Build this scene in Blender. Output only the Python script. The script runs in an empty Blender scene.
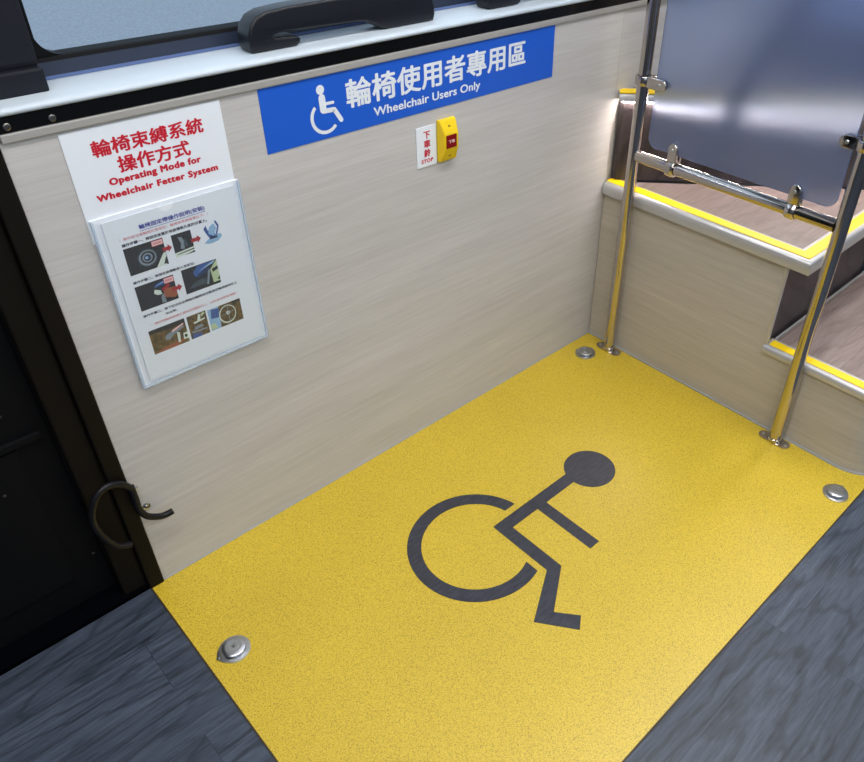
import bpy, bmesh, math, random
from mathutils import Vector, Matrix
PI = math.pi
random.seed(4)
S = bpy.context.scene
C = S.collection

# ------------------------------------------------------------------ camera
cam_data = bpy.data.cameras.new('camera')
cam = bpy.data.objects.new('camera', cam_data)
C.objects.link(cam)
_r = Vector((0.71387875, -0.69986489, 0.02379659))
_d = Vector((-0.4023415, -0.43773715, -0.8040569))
_f = Vector((0.57314784, 0.56442478, -0.59407594))
M = Matrix.Identity(4)
for i in range(3):
    M[i][0] = _r[i]; M[i][1] = -_d[i]; M[i][2] = -_f[i]
M[0][3], M[1][3], M[2][3] = -1.48158438, -1.10655624, 1.22749516
cam.matrix_world = M
cam_data.sensor_width = 36
cam_data.lens = 758.9591 / 864 * 36
cam_data.shift_x = -(502.33 - 432) / 864
cam_data.shift_y = (363.31 - 381) / 864
cam_data.clip_start = 0.02
S.camera = cam

# ------------------------------------------------------------------ world, lights, exposure
W = bpy.data.worlds.new('overcast_sky')
S.world = W
W.use_nodes = True
bg = W.node_tree.nodes['Background']
bg.inputs[0].default_value = (0.70, 0.83, 1.0, 1)
bg.inputs[1].default_value = 1.15

def area(name, loc, sx, sy, power, col, rot=(0, 0, 0)):
    l = bpy.data.lights.new(name, 'AREA')
    l.shape = 'RECTANGLE'; l.size = sx; l.size_y = sy
    l.energy = power; l.color = col
    o = bpy.data.objects.new(name, l); C.objects.link(o)
    o.location = loc; o.rotation_euler = rot
    return o
area('ceiling_lamp', (-0.6, -0.62, 2.19), 3.4, 0.16, 27, (1.0, 0.97, 0.945))
area('ceiling_lamp', (-0.6, -1.75, 2.19), 3.4, 0.16, 27, (1.0, 0.98, 0.96))

vs = S.view_settings
vs.view_transform = 'Standard'; vs.look = 'None'; vs.gamma = 1; vs.use_curve_mapping = False
vs.exposure = 0.04

# ------------------------------------------------------------------ materials
def srgb(r, g, b):
    f = lambda c: (c / 255 / 12.92) if c / 255 <= 0.04045 else ((c / 255 + 0.055) / 1.055) ** 2.4
    return (f(r), f(g), f(b), 1)

def mat(name, col, rough=0.5, metal=0.0, spec=0.5, **kw):
    m = bpy.data.materials.new(name); m.use_nodes = True
    p = m.node_tree.nodes['Principled BSDF']
    p.inputs['Base Color'].default_value = col
    p.inputs['Roughness'].default_value = rough
    p.inputs['Metallic'].default_value = metal
    p.inputs['Specular IOR Level'].default_value = spec
    for k, v in kw.items():
        p.inputs[k.replace('_', ' ')].default_value = v
    return m

class N:
    """small node-tree helper"""
    def __init__(s, m):
        s.t = m.node_tree; s.p = s.t.nodes.get('Principled BSDF')
    def new(s, typ, **kw):
        n = s.t.nodes.new(typ)
        for k, v in kw.items():
            if k.startswith('i_'): n.inputs[k[2:].replace('_', ' ')].default_value = v
            else: setattr(n, k, v)
        return n
    def link(s, a, b): s.t.links.new(a, b)
    def coords(s, scale=(1, 1, 1), loc=(0, 0, 0), rot=(0, 0, 0)):
        c = s.new('ShaderNodeTexCoord'); mp = s.new('ShaderNodeMapping')
        mp.inputs['Scale'].default_value = scale; mp.inputs['Location'].default_value = loc
        mp.inputs['Rotation'].default_value = rot
        s.link(c.outputs['Object'], mp.inputs['Vector']); return mp.outputs[0]
    def noise(s, vec, scale, detail=4, rough=0.6, dist=0.0):
        n = s.new('ShaderNodeTexNoise'); n.inputs['Scale'].default_value = scale
        n.inputs['Detail'].default_value = detail; n.inputs['Roughness'].default_value = rough
        n.inputs['Distortion'].default_value = dist
        s.link(vec, n.inputs['Vector']); return n.outputs['Fac']
    def ramp(s, fac, stops):
        r = s.new('ShaderNodeValToRGB'); e = r.color_ramp.elements
        while len(e) < len(stops): e.new(0.5)
        for el, (pos, c) in zip(e, stops): el.position = pos; el.color = c
        s.link(fac, r.inputs['Fac']); return r.outputs['Color']
    def mix(s, a, b, fac, mode='MIX'):
        n = s.new('ShaderNodeMix'); n.data_type = 'RGBA'; n.blend_type = mode
        for sock, v in ((n.inputs[6], a), (n.inputs[7], b), (n.inputs[0], fac)):
            if isinstance(v, (tuple, float, int)): sock.default_value = v
            else: s.link(v, sock)
        return n.outputs[2]
    def bump(s, h, strength=0.2, dist=0.001):
        b = s.new('ShaderNodeBump'); b.inputs['Strength'].default_value = strength
        b.inputs['Distance'].default_value = dist
        s.link(h, b.inputs['Height']); s.link(b.outputs[0], s.p.inputs['Normal'])

g1 = lambda v: (v, v, v, 1)

def wood_laminate(name, a, b, rot=(0, 0, 0), scale=(2.2, 2.2, 60)):
    m = mat(name, a, 0.48, spec=0.35); n = N(m)
    v = n.coords(scale, rot=rot)
    f = n.noise(v, 1.6, 6, 0.65, 0.25)
    f2 = n.noise(n.coords((6, 6, 240), rot=rot), 1.5, 3, 0.6)
    f3 = n.noise(n.coords((0.8, 0.8, 8), rot=rot), 2.0, 2, 0.5)
    c = n.mix(n.ramp(f, [(0.3, b), (0.7, a)]), n.ramp(f2, [(0.3, b), (0.62, a)]), 0.4)
    c = n.mix(c, n.ramp(f3, [(0.3, g1(0.9)), (0.7, g1(1.0))]), 1.0, 'MULTIPLY')
    n.link(c, n.p.inputs['Base Color']); n.bump(f2, 0.06, 0.0005)
    return m
m_wall = wood_laminate('wall_laminate', srgb(205, 203, 202), srgb(184, 181, 178))
m_riser = wood_laminate('riser_laminate', srgb(196, 190, 180), srgb(174, 167, 157), scale=(2.2, 2.2, 50))

def plank_floor(name, a, b, joint, rot=0.0, roww=0.112, rough=0.42, loc=(0, 0, 0), rings=0.85):
    m = mat(name, a, rough, spec=0.4); n = N(m)
    v = n.coords(rot=(0, 0, rot), loc=loc)
    br = n.new('ShaderNodeTexBrick'); br.offset = 0.41; br.offset_frequency = 2
    n.link(v, br.inputs['Vector'])
    br.inputs['Scale'].default_value = 1
    br.inputs['Brick Width'].default_value = 0.86; br.inputs['Row Height'].default_value = roww
    br.inputs['Mortar Size'].default_value = 0.0005; br.inputs['Mortar Smooth'].default_value = 0.3
    br.inputs['Color1'].default_value = g1(0.0); br.inputs['Color2'].default_value = g1(1.0)
    br.inputs['Mortar'].default_value = g1(0.5)
    # grain shifted per plank
    mp = n.new('ShaderNodeVectorMath', operation='MULTIPLY_ADD')
    n.link(br.outputs['Color'], mp.inputs[0]); mp.inputs[1].default_value = (3.1, 1.7, 5.0); n.link(v, mp.inputs[2])
    st = n.new('ShaderNodeMapping'); st.inputs['Scale'].default_value = (1.0, 7.0, 1.0)
    n.link(mp.outputs[0], st.inputs['Vector'])
    f = n.noise(st.outputs[0], 3.6, 9, 0.68, 2.4)
    st2 = n.new('ShaderNodeMapping'); st2.inputs['Scale'].default_value = (5.0, 120.0, 1.0)
    n.link(mp.outputs[0], st2.inputs['Vector'])
    f2 = n.noise(st2.outputs[0], 2.0, 4, 0.7)
    st3 = n.new('ShaderNodeMapping'); st3.inputs['Scale'].default_value = (1.2, 4.0, 1.0)
    n.link(mp.outputs[0], st3.inputs['Vector'])
    wv = n.new('ShaderNodeTexWave', wave_type='RINGS', rings_direction='SPHERICAL')
    wv.inputs['Scale'].default_value = 3.2; wv.inputs['Distortion'].default_value = 9.0
    wv.inputs['Detail'].default_value = 3.0; wv.inputs['Detail Scale'].default_value = 1.2
    n.link(st3.outputs[0], wv.inputs['Vector'])
    c = n.mix(n.ramp(f, [(0.3, b), (0.72, a)]), n.ramp(f2, [(0.3, b), (0.7, a)]), 0.4)
    c = n.mix(c, n.ramp(wv.outputs['Fac'], [(0.0, g1(0.60)), (0.22, g1(1.0)), (1.0, g1(1.06))]), rings, 'MULTIPLY')
    c = n.mix(c, n.ramp(br.outputs['Color'], [(0.0, g1(0.84)), (1.0, g1(1.12))]), 1.0, 'MULTIPLY')
    c = n.mix(c, joint, br.outputs['Fac'])
    n.link(c, n.p.inputs['Base Color']); n.bump(f2, 0.08, 0.0005)
    return m
m_floor = plank_floor('grey_plank_vinyl', srgb(84, 95, 112), srgb(28, 34, 45), srgb(38, 42, 52), loc=(0.15, 0.002, 0))
m_tread = plank_floor('taupe_plank_vinyl', srgb(150, 136, 132), srgb(112, 98, 95), srgb(95, 82, 80), rot=0.0, roww=0.15, rings=0.3)
m_dark_vinyl = plank_floor('dark_riser_vinyl', srgb(84, 76, 78), srgb(52, 46, 50), srgb(40, 36, 40), roww=0.9)

m_yellow = mat('speckled_yellow_vinyl', srgb(222, 186, 50), 0.38, spec=0.7)
n = N(m_yellow)
f = n.noise(n.coords(), 470, 2, 0.75); f2 = n.noise(n.coords(), 900, 2, 0.6); f3 = n.noise(n.coords(), 5, 3, 0.5)
c = n.ramp(f, [(0.36, srgb(160, 134, 36)), (0.46, srgb(212, 182, 46)), (0.62, srgb(216, 187, 52)), (0.70, srgb(228, 204, 92))])
c = n.mix(c, n.ramp(f2, [(0.31, g1(0.55)), (0.40, g1(1.0))]), 1.0, 'MULTIPLY')
c = n.mix(c, n.ramp(f3, [(0.3, g1(0.93)), (0.7, g1(1.0))]), 1.0, 'MULTIPLY')
n.link(c, n.p.inputs['Base Color']); n.bump(f, 0.1, 0.0004)

m_symbol = mat('charcoal_vinyl', srgb(50, 52, 62), 0.4)
n = N(m_symbol); n.link(n.ramp(n.noise(n.coords((1, 4, 1)), 40, 4, 0.6), [(0.35, srgb(42, 44, 54)), (0.7, srgb(62, 64, 74))]), n.p.inputs['Base Color'])
m_symbol_edge = mat('dark_seam', srgb(60, 48, 26), 0.6)
m_chrome = mat('polished_steel', (0.54, 0.50, 0.47, 1), 0.11, 1.0)
m_boltsteel = mat('bolt_steel', (0.26, 0.25, 0.24, 1), 0.35, 1.0)
m_dullsteel = mat('dull_steel', (0.12, 0.12, 0.13, 1), 0.5, 1.0)
m_steel = mat('satin_steel', (0.55, 0.57, 0.60, 1), 0.28, 1.0)
m_alu = mat('white_aluminium', srgb(190, 190, 192), 0.35, 0.45)
m_alu_grey = mat('grey_aluminium', srgb(178, 176, 172), 0.4, 0.3)
m_white = mat('white_gloss_paint', srgb(186, 198, 208), 0.35)
m_black = mat('black_plastic', srgb(13, 14, 19), 0.45, spec=0.3)
m_threshold = mat('black_threshold', srgb(5, 6, 9), 0.8, spec=0.0)
m_kick = mat('door_kick_plate', srgb(7, 8, 11), 0.65, spec=0.15)
m_black_gloss = mat('black_gloss_rubber', srgb(7, 8, 10), 0.22)
m_handle = mat('black_grained_plastic', srgb(14, 16, 23), 0.38, spec=0.4)
n = N(m_handle); n.bump(n.noise(n.coords(), 900, 2), 0.15, 0.0005)
m_door = mat('door_black', srgb(6, 7, 10), 0.65, spec=0.15)
m_post = mat('dark_brown_post', srgb(17, 14, 10), 0.6, spec=0.15)
m_frame_blue = mat('navy_window_frame', srgb(36, 44, 62), 0.4, spec=0.4)
m_seal_blue = mat('blue_seal', srgb(84, 104, 150), 0.4)
m_pillar = mat('charcoal_pillar', srgb(17, 20, 29), 0.55, spec=0.3)
n = N(m_pillar); n.bump(n.noise(n.coords(), 260, 3), 0.3, 0.0008)
m_banner = mat('blue_sticker', srgb(30, 92, 204), 0.32)
m_lettering_white = mat('white_lettering', srgb(228, 234, 240), 0.4)
m_paper = mat('white_paper', srgb(230, 236, 244), 0.35)
m_page = mat('cream_page', srgb(226, 233, 240), 0.5)
m_red = mat('red_ink', srgb(196, 18, 44), 0.5)
m_redfine = mat('red_fine_ink', srgb(200, 60, 66), 0.5)
m_blueink = mat('blue_ink', srgb(44, 54, 150), 0.5)
m_blackink = mat('black_ink', srgb(38, 42, 56), 0.5)
m_yellow_plastic = mat('yellow_plastic', srgb(240, 205, 10), 0.3)
m_redbutton = mat('dark_red_button', srgb(128, 10, 18), 0.25)
m_pink = mat('pale_pink_ink', srgb(232, 190, 190), 0.4)
m_hole = mat('brown_hole', srgb(120, 74, 12), 0.6)
m_safety = mat('yellow_strip', srgb(250, 212, 8), 0.45)
m_caulk = mat('grey_caulk', srgb(158, 160, 160), 0.3)
m_ceiling = mat('pale_ceiling', srgb(180, 184, 190), 0.6)
m_cabin = mat('grey_cabin_panel', srgb(104, 108, 116), 0.6)
m_asphalt = mat('pale_asphalt', srgb(168, 178, 186), 0.9)
n = N(m_asphalt); n.link(n.ramp(n.noise(n.coords(), 45, 6, 0.85), [(0.3, srgb(128, 134, 140)), (0.7, srgb(190, 194, 200))]), n.p.inputs['Base Color'])
m_seat = mat('blue_seat_fabric', srgb(118, 126, 160), 0.85)
n = N(m_seat); n.bump(n.noise(n.coords(), 400, 2), 0.3, 0.001)
m_seat_shell = mat('grey_seat_shell', srgb(96, 104, 120), 0.5)
m_darkmetal = mat('dark_painted_steel', srgb(14, 18, 40), 0.5)
m_led = mat('led_lens', srgb(255, 236, 222), 0.4)
m_led.node_tree.nodes['Principled BSDF'].inputs['Emission Color'].default_value = (1.0, 0.86, 0.78, 1)
m_led.node_tree.nodes['Principled BSDF'].inputs['Emission Strength'].default_value = 130.0
m_lamp = mat('ceiling_lamp_lens', srgb(240, 240, 240), 0.4)
m_lamp.node_tree.nodes['Principled BSDF'].inputs['Emission Color'].default_value = (1.0, 0.97, 0.93, 1)
m_lamp.node_tree.nodes['Principled BSDF'].inputs['Emission Strength'].default_value = 6.0

def thin_clear(name, tint, refl=1.0, rough=0.03, haze=0.0):
    """thin clear plastic or glass pane: transparent with a glossy skin"""
    m = bpy.data.materials.new(name); m.use_nodes = True
    t = m.node_tree; t.nodes.remove(t.nodes['Principled BSDF'])
    out = t.nodes['Material Output']
    tr = t.nodes.new('ShaderNodeBsdfTransparent'); tr.inputs[0].default_value = tint
    gl = t.nodes.new('ShaderNodeBsdfGlossy'); gl.inputs['Roughness'].default_value = rough
    fr = t.nodes.new('ShaderNodeFresnel'); fr.inputs[0].default_value = 1.45
    mu = t.nodes.new('ShaderNodeMath'); mu.operation = 'MULTIPLY'; mu.inputs[1].default_value = refl
    ge = t.nodes.new('ShaderNodeNewGeometry'); iv = t.nodes.new('ShaderNodeMath'); iv.operation = 'SUBTRACT'; iv.inputs[0].default_value = 1.0
    t.links.new(ge.outputs['Backfacing'], iv.inputs[1])
    fm = t.nodes.new('ShaderNodeMath'); fm.operation = 'MULTIPLY'; fm.use_clamp = True
    t.links.new(fr.outputs[0], fm.inputs[0]); t.links.new(iv.outputs[0], fm.inputs[1]); t.links.new(fm.outputs[0], mu.inputs[0])
    mx = t.nodes.new('ShaderNodeMixShader')
    t.links.new(mu.outputs[0], mx.inputs[0]); t.links.new(tr.outputs[0], mx.inputs[1]); t.links.new(gl.outputs[0], mx.inputs[2])
    last = mx.outputs[0]
    if haze:
        df = t.nodes.new('ShaderNodeBsdfDiffuse'); df.inputs[0].default_value = (0.85, 0.92, 1, 1)
        m2 = t.nodes.new('ShaderNodeMixShader'); m2.inputs[0].default_value = haze
        t.links.new(last, m2.inputs[1]); t.links.new(df.outputs[0], m2.inputs[2]); last = m2.outputs[0]
    t.links.new(last, out.inputs[0])
    return m
m_glass = thin_clear('window_glass', (0.90, 0.94, 0.96, 1), 0.8)
m_sleeve = thin_clear('clear_sleeve', (0.98, 0.985, 0.99, 1), 0.7, 0.12, 0.02)
m_sleeve_edge = thin_clear('clear_sleeve_edge', (0.86, 0.92, 0.97, 1), 0.8, 0.15, 0.30)

m_frost = bpy.data.materials.new('frosted_acrylic'); m_frost.use_nodes = True
t = m_frost.node_tree; t.nodes.remove(t.nodes['Principled BSDF'])
rf = t.nodes.new('ShaderNodeBsdfRefraction'); rf.inputs['Color'].default_value = (0.80, 0.87, 0.97, 1)
rf.inputs['Roughness'].default_value = 0.41; rf.inputs['IOR'].default_value = 1.3
gl = t.nodes.new('ShaderNodeBsdfGlossy'); gl.inputs['Roughness'].default_value = 0.22
df = t.nodes.new('ShaderNodeBsdfDiffuse'); df.inputs[0].default_value = (0.34, 0.42, 0.72, 1)
a1 = t.nodes.new('ShaderNodeMixShader'); a1.inputs[0].default_value = 0.07
a2 = t.nodes.new('ShaderNodeMixShader'); a2.inputs[0].default_value = 0.20
t.links.new(rf.outputs[0], a1.inputs[1]); t.links.new(gl.outputs[0], a1.inputs[2])
t.links.new(a1.outputs[0], a2.inputs[1]); t.links.new(df.outputs[0], a2.inputs[2])
t.links.new(a2.outputs[0], t.nodes['Material Output'].inputs[0])

# ------------------------------------------------------------------ mesh helpers
def tag(o, label, cat, group=None, kind=None):
    o['label'] = label; o['category'] = cat
    if group: o['group'] = group
    if kind: o['kind'] = kind
    return o

def link(name, bm, mats, parent=None, smooth=False, angle=35):
    me = bpy.data.meshes.new(name)
    bm.normal_update()
    if smooth:
        for f in bm.faces: f.smooth = True
        for e in bm.edges:
            if len(e.link_faces) == 2 and e.calc_face_angle(0) > math.radians(angle): e.smooth = False
    bm.to_mesh(me); bm.free()
    for m in (mats if isinstance(mats, (list, tuple)) else [mats]): me.materials.append(m)
    o = bpy.data.objects.new(name, me); C.objects.link(o)
    if parent: o.parent = parent
    return o

def empty(name, loc=(0, 0, 0)):
    o = bpy.data.objects.new(name, None); C.objects.link(o); o.location = loc
    o.empty_display_size = 0.05
    return o

def obj(name, bm, mats, parent=None, smooth=False, angle=35, origin=None):
    """link mesh built in world coordinates; move its origin to parent's or given point"""
    org = Vector(origin) if origin is not None else (world_loc(parent) if parent else Vector((0, 0, 0)))
    if org.length > 0: bmesh.ops.translate(bm, vec=-org, verts=bm.verts)
    o = link(name, bm, mats, parent, smooth, angle)
    if not parent: o.location = org
    elif origin is not None: o.location = org - world_loc(parent)
    return o

def world_loc(o):
    v = Vector((0, 0, 0))
    while o is not None: v += Vector(o.location); o = o.parent
    return v

def add_box(bm, x0, x1, y0, y1, z0, z1, bev=0.0, seg=2, mi=0):
    g = bmesh.ops.create_cube(bm, size=1)
    vs_ = g['verts']
    for v in vs_:
        v.co = Vector(((x0 + x1) / 2 + v.co.x * (x1 - x0), (y0 + y1) / 2 + v.co.y * (y1 - y0), (z0 + z1) / 2 + v.co.z * (z1 - z0)))
    fs = set(f for v in vs_ for f in v.link_faces)
    for f in fs: f.material_index = mi
    if bev > 0:
        es = list(set(e for v in vs_ for e in v.link_edges))
        bmesh.ops.bevel(bm, geom=es, offset=bev, segments=seg, profile=0.6, affect='EDGES')
    return bm

def box(*a, **k): return add_box(bmesh.new(), *a, **k)

def add_prism(bm, pts, h0, h1, axis='z', mi=0, bev=0.0, seg=2):
    """closed outline extruded between h0 and h1 along axis; pts are the 2 other coords in xyz order"""
    def mk(p, h):
        if axis == 'z': return (p[0], p[1], h)
        if axis == 'y': return (p[0], h, p[1])
        return (h, p[0], p[1])
    a = [bm.verts.new(mk(p, h0)) for p in pts]; b = [bm.verts.new(mk(p, h1)) for p in pts]
    n_ = len(pts); fs = [bm.faces.new(a[::-1]), bm.faces.new(b)]
    for i in range(n_): fs.append(bm.faces.new((a[i], a[(i + 1) % n_], b[(i + 1) % n_], b[i])))
    for f in fs: f.material_index = mi
    bmesh.ops.recalc_face_normals(bm, faces=fs)
    if bev > 0:
        es = [e for f in fs[:2] for e in f.edges]
        bmesh.ops.bevel(bm, geom=es, offset=bev, segments=seg, profile=0.6, affect='EDGES')
    return bm
def prism(*a, **k): return add_prism(bmesh.new(), *a, **k)

def add_tube(bm, pts, r, n_=20, cap=True, mi=0, closed=False):
    pts = [Vector(p) for p in pts]; rings = []
    rs = r if isinstance(r, (list, tuple)) else [r] * len(pts)
    up = None
    for i, p in enumerate(pts):
        if i == 0: d = pts[1] - p
        elif i == len(pts) - 1: d = p - pts[i - 1]
        else: d = (pts[i + 1] - p).normalized() + (p - pts[i - 1]).normalized()
        d.normalize()
        if up is None:
            up = Vector((0, 0, 1)) if abs(d.z) < 0.9 else Vector((1, 0, 0))
        u = (up - d * up.dot(d)).normalized(); w = d.cross(u); up = u
        rings.append([bm.verts.new(p + (u * math.cos(a) + w * math.sin(a)) * rs[i]) for a in [2 * PI * k / n_ for k in range(n_)]])
    for a, b in zip(rings, rings[1:]):
        for k in range(n_):
            bm.faces.new((a[k], a[(k + 1) % n_], b[(k + 1) % n_], b[k])).material_index = mi
    if cap:
        bm.faces.new(rings[0][::-1]).material_index = mi; bm.faces.new(rings[-1]).material_index = mi
    return bm
def tube(*a, **k): return add_tube(bmesh.new(), *a, **k)

def add_lathe(bm, prof, c=(0, 0, 0), n_=40, axis='z', mi=0):
    rings = []
    c = Vector(c)
    for r, h in prof:
        ring = []
        for k in range(n_):
            a = 2 * PI * k / n_
            if axis == 'z': v = Vector((r * math.cos(a), r * math.sin(a), h))
            elif axis == 'y': v = Vector((r * math.cos(a), -h, r * math.sin(a)))
            else: v = Vector((h, r * math.cos(a), r * math.sin(a)))
            ring.append(bm.verts.new(c + v))
        rings.append(ring)
    fs = []
    for a, b in zip(rings, rings[1:]):
        for k in range(n_): fs.append(bm.faces.new((a[k], a[(k + 1) % n_], b[(k + 1) % n_], b[k])))
    fs.append(bm.faces.new(rings[0][::-1])); fs.append(bm.faces.new(rings[-1]))
    for f in fs: f.material_index = mi
    bmesh.ops.recalc_face_normals(bm, faces=fs)
    return bm
def lathe(*a, **k): return add_lathe(bmesh.new(), *a, **k)

def catmull(pts, k=8):
    pts = [Vector(p) for p in pts]; P = [pts[0]] + pts + [pts[-1]]; out = []
    for i in range(1, len(P) - 2):
        for j in range(k):
            t_ = j / k; a, b, c_, d = P[i - 1:i + 3]
            out.append(0.5 * ((2 * b) + (c_ - a) * t_ + (2 * a - 5 * b + 4 * c_ - d) * t_ ** 2 + (3 * b - a - 3 * c_ + d) * t_ ** 3))
    out.append(pts[-1]); return out

def struct(name, bm, m, **k):
    o = obj(name, bm, m, **k); o['kind'] = 'structure'; return o

def text_bm(body, x0, x1, z0, z1, y, bold=0.0, spacing=1.0, into=None, mi=0):
    """lettering fitted into the rectangle x0..x1, z0..z1 on the plane y (facing -y)"""
    cu = bpy.data.curves.new('lettering', 'FONT'); cu.body = body
    cu.resolution_u = 3; cu.space_character = spacing
    to = bpy.data.objects.new('lettering_source', cu); C.objects.link(to)
    bpy.context.view_layer.update()
    dg = bpy.context.evaluated_depsgraph_get()
    me = to.evaluated_get(dg).to_mesh()
    bm = into or bmesh.new(); pre = set(bm.verts)
    xs = [v.co.x for v in me.vertices]; ys = [v.co.y for v in me.vertices]
    ax, bx, ay, by = min(xs), max(xs), min(ys), max(ys)
    # heavier strokes: the same glyphs laid over each other a hair apart
    w_ = bold * (z1 - z0)
    for k, (du, dv) in enumerate([(0, 0)] if not bold else [(1, 0), (-1, 0), (0, 0.7), (0, -0.7), (0.7, 0.5), (-0.7, 0.5), (0.7, -0.5), (-0.7, -0.5)]):
        vv = [bm.verts.new((x0 + w_ + (v.co.x - ax) / (bx - ax) * (x1 - x0 - 2 * w_) + du * w_, y - k * 0.000004,
                            z0 + w_ + (v.co.y - ay) / (by - ay) * (z1 - z0 - 2 * w_) + dv * w_)) for v in me.vertices]
        for p in me.polygons:
            try:
                f = bm.faces.new([vv[i] for i in p.vertices]); f.material_index = mi
                f.normal_update()
                if f.normal.y > 0: f.normal_flip()
            except ValueError: pass
    to.evaluated_get(dg).to_mesh_clear()
    bpy.data.objects.remove(to); bpy.data.curves.remove(cu)
    return bm

def flat_y(bm, pts, y, mi=0):
    f = bm.faces.new([bm.verts.new((x, y, z)) for x, z in pts]); f.material_index = mi
    f.normal_update()
    if f.normal.y > 0: f.normal_flip()
def flat_z(bm, pts, z, mi=0):
    f = bm.faces.new([bm.verts.new((x, y, z)) for x, y in pts]); f.material_index = mi
    f.normal_update()
    if f.normal.z < 0: f.normal_flip()
def arc(cx, cy, r, a0, a1, n_=40):
    return [(cx + r * math.cos(math.radians(a0 + (a1 - a0) * i / n_)), cy + r * math.sin(math.radians(a0 + (a1 - a0) * i / n_))) for i in range(n_ + 1)]

# ------------------------------------------------------------------ the setting
XL, XR, YF = -3.0, 1.6, -2.45
struct('floor', box(XL, XR, YF, 0.0, -0.06, 0.0), m_floor)
bm = box(-1.275, -0.004, 0.0, 0.03, 0.0, 0.8646)
struct('wall_left', bm, m_wall)
struct('wall_left', box(-0.001, XR, 0.002, 0.03, 0.0, 0.8646), m_wall)
struct('wall_left', box(-1.275, XR, 0.032, 0.12, -0.06, 0.858), m_black)
# caulk line at foot of the wall
struct('baseboard_left', box(-1.275, -0.006, -0.0035, 0.0, 0.0, 0.003), m_caulk)
# rail band, sill, window
struct('trim_1', box(-1.272, XR, -0.004, 0.03, 0.8648, 0.8765, bev=0.0018), m_alu_grey)
tb = struct('trim_2', box(-1.34, XR, -0.002, 0.03, 0.8766, 0.8995, bev=0.001), m_black_gloss)
for bx_, bz_ in ((-1.26, 0.885), (-1.206, 0.8845)):
    b_ = lathe([(0.0046, 0), (0.0046, 0.0012), (0.0034, 0.0018), (0.0026, 0.0006), (0.0005, 0.0006)], (bx_, -0.0022, bz_), 20, 'y')
    obj('bolt', b_, m_boltsteel, tb, smooth=True)
pr = [(-0.012, 0.9005), (-0.014, 0.902), (-0.0145, 0.905), (-0.012, 0.9085), (-0.006, 0.910), (0.082, 0.908), (0.082, 0.900)]
struct('window_sill', prism(pr, -1.36, XR, axis='x'), m_white, smooth=True, angle=50)['kind'] = 'structure'
wf = bmesh.new()
add_prism(wf, [(0.080, 0.9085), (0.080, 0.9125), (0.088, 0.9125), (0.088, 0.9085)], -1.36, XR, axis='x', mi=1)
add_prism(wf, [(0.083, 0.9120), (0.086, 0.9305), (0.115, 0.9305), (0.115, 0.900), (0.083, 0.905)], -1.36, XR, axis='x', mi=0)
add_prism(wf, [(0.0855, 0.9300), (0.0875, 0.9350), (0.0935, 0.9360), (0.115, 0.9360), (0.115, 0.9295)], -1.36, XR, axis='x', mi=2)
add_box(wf, -1.36, -1.175, 0.084, 0.115, 0.94, 1.80, mi=2)
add_box(wf, 1.25, XR, 0.084, 0.115, 0.94, 1.80, mi=2)
add_box(wf, -1.36, XR, 0.084, 0.115, 1.76, 1.82, mi=2)
# rounded lower-left corner of the pane
cr = [(-1.206, 0.935), (-1.140, 0.935)] + [(-1.140 + 0.035 * math.sin(math.radians(a)) * -1, 0.970 - 0.035 * math.cos(math.radians(a))) for a in range(0, 91, 9)]
add_prism(wf, cr + [(-1.206, 0.975)], 0.090, 0.115, axis='y', mi=2)
win = struct('window_1', wf, [m_frame_blue, m_seal_blue, m_kick])
obj('window_pane', box(-1.206, 1.26, 0.094, 0.098, 0.934, 1.77), m_glass, win)
struct('wall_left', box(XL, XR, 0.02, 0.12, 1.82, 2.25), m_ceiling)
# pillar over the door side of the window
pl = bmesh.new()
add_box(pl, -1.50, -1.1915, 0.030, 0.115, 0.942, 1.82, bev=0.006)
add_box(pl, -1.50, -1.190, 0.026, 0.082, 0.9085, 0.940, bev=0.004)
add_box(pl, -1.49, -1.194, 0.034, 0.080, 0.938, 0.945)
struct('trim_3', pl, m_pillar)
# dark door to the left of the wood panel
po = bmesh.new()
add_box(po, -1.303, -1.276, -0.006, 0.06, 0.0, 0.905, bev=0.003)
add_box(po, -1.345, -1.304, 0.004, 0.06, 0.0, 0.905, bev=0.004)
struct('trim_4', po, m_post)
db = bmesh.new()
add_box(db, -2.9, -1.347, 0.030, 0.07, 0.02, 2.0, bev=0.003)
dr = struct('door_1', db, m_door)
obj('kick_plate', box(-2.85, -1.40, 0.0265, 0.031, 0.09, 0.40, bev=0.0015), m_kick, dr)
obj('rib', box(-1.62, -1.605, 0.022, 0.031, 0.42, 1.9, bev=0.003), m_kick, dr)
obj('rib', box(-2.02, -2.005, 0.022, 0.031, 0.42, 1.9, bev=0.003), m_kick, dr)
obj('rib', box(-2.85, -1.36, 0.022, 0.031, 0.405, 0.42, bev=0.003), m_kick, dr)
for sx, sz in ((-1.44, 0.33), (-1.40, 0.47), (-1.362, 0.128)):
    obj('screw', lathe([(0.0026, 0), (0.0022, 0.001), (0.0005, 0.001)], (sx, 0.0262, sz), 12, 'y'), m_dullsteel, dr)
th = bmesh.new()
add_prism(th, [(-0.002, 0.001), (-0.001, 0.010), (0.010, 0.014), (0.026, 0.026), (0.07, 0.026), (0.07, -0.06), (-0.002, -0.06)], -2.9, -1.300, axis='x')
struct('trim_5', th, m_threshold, smooth=True)
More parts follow.
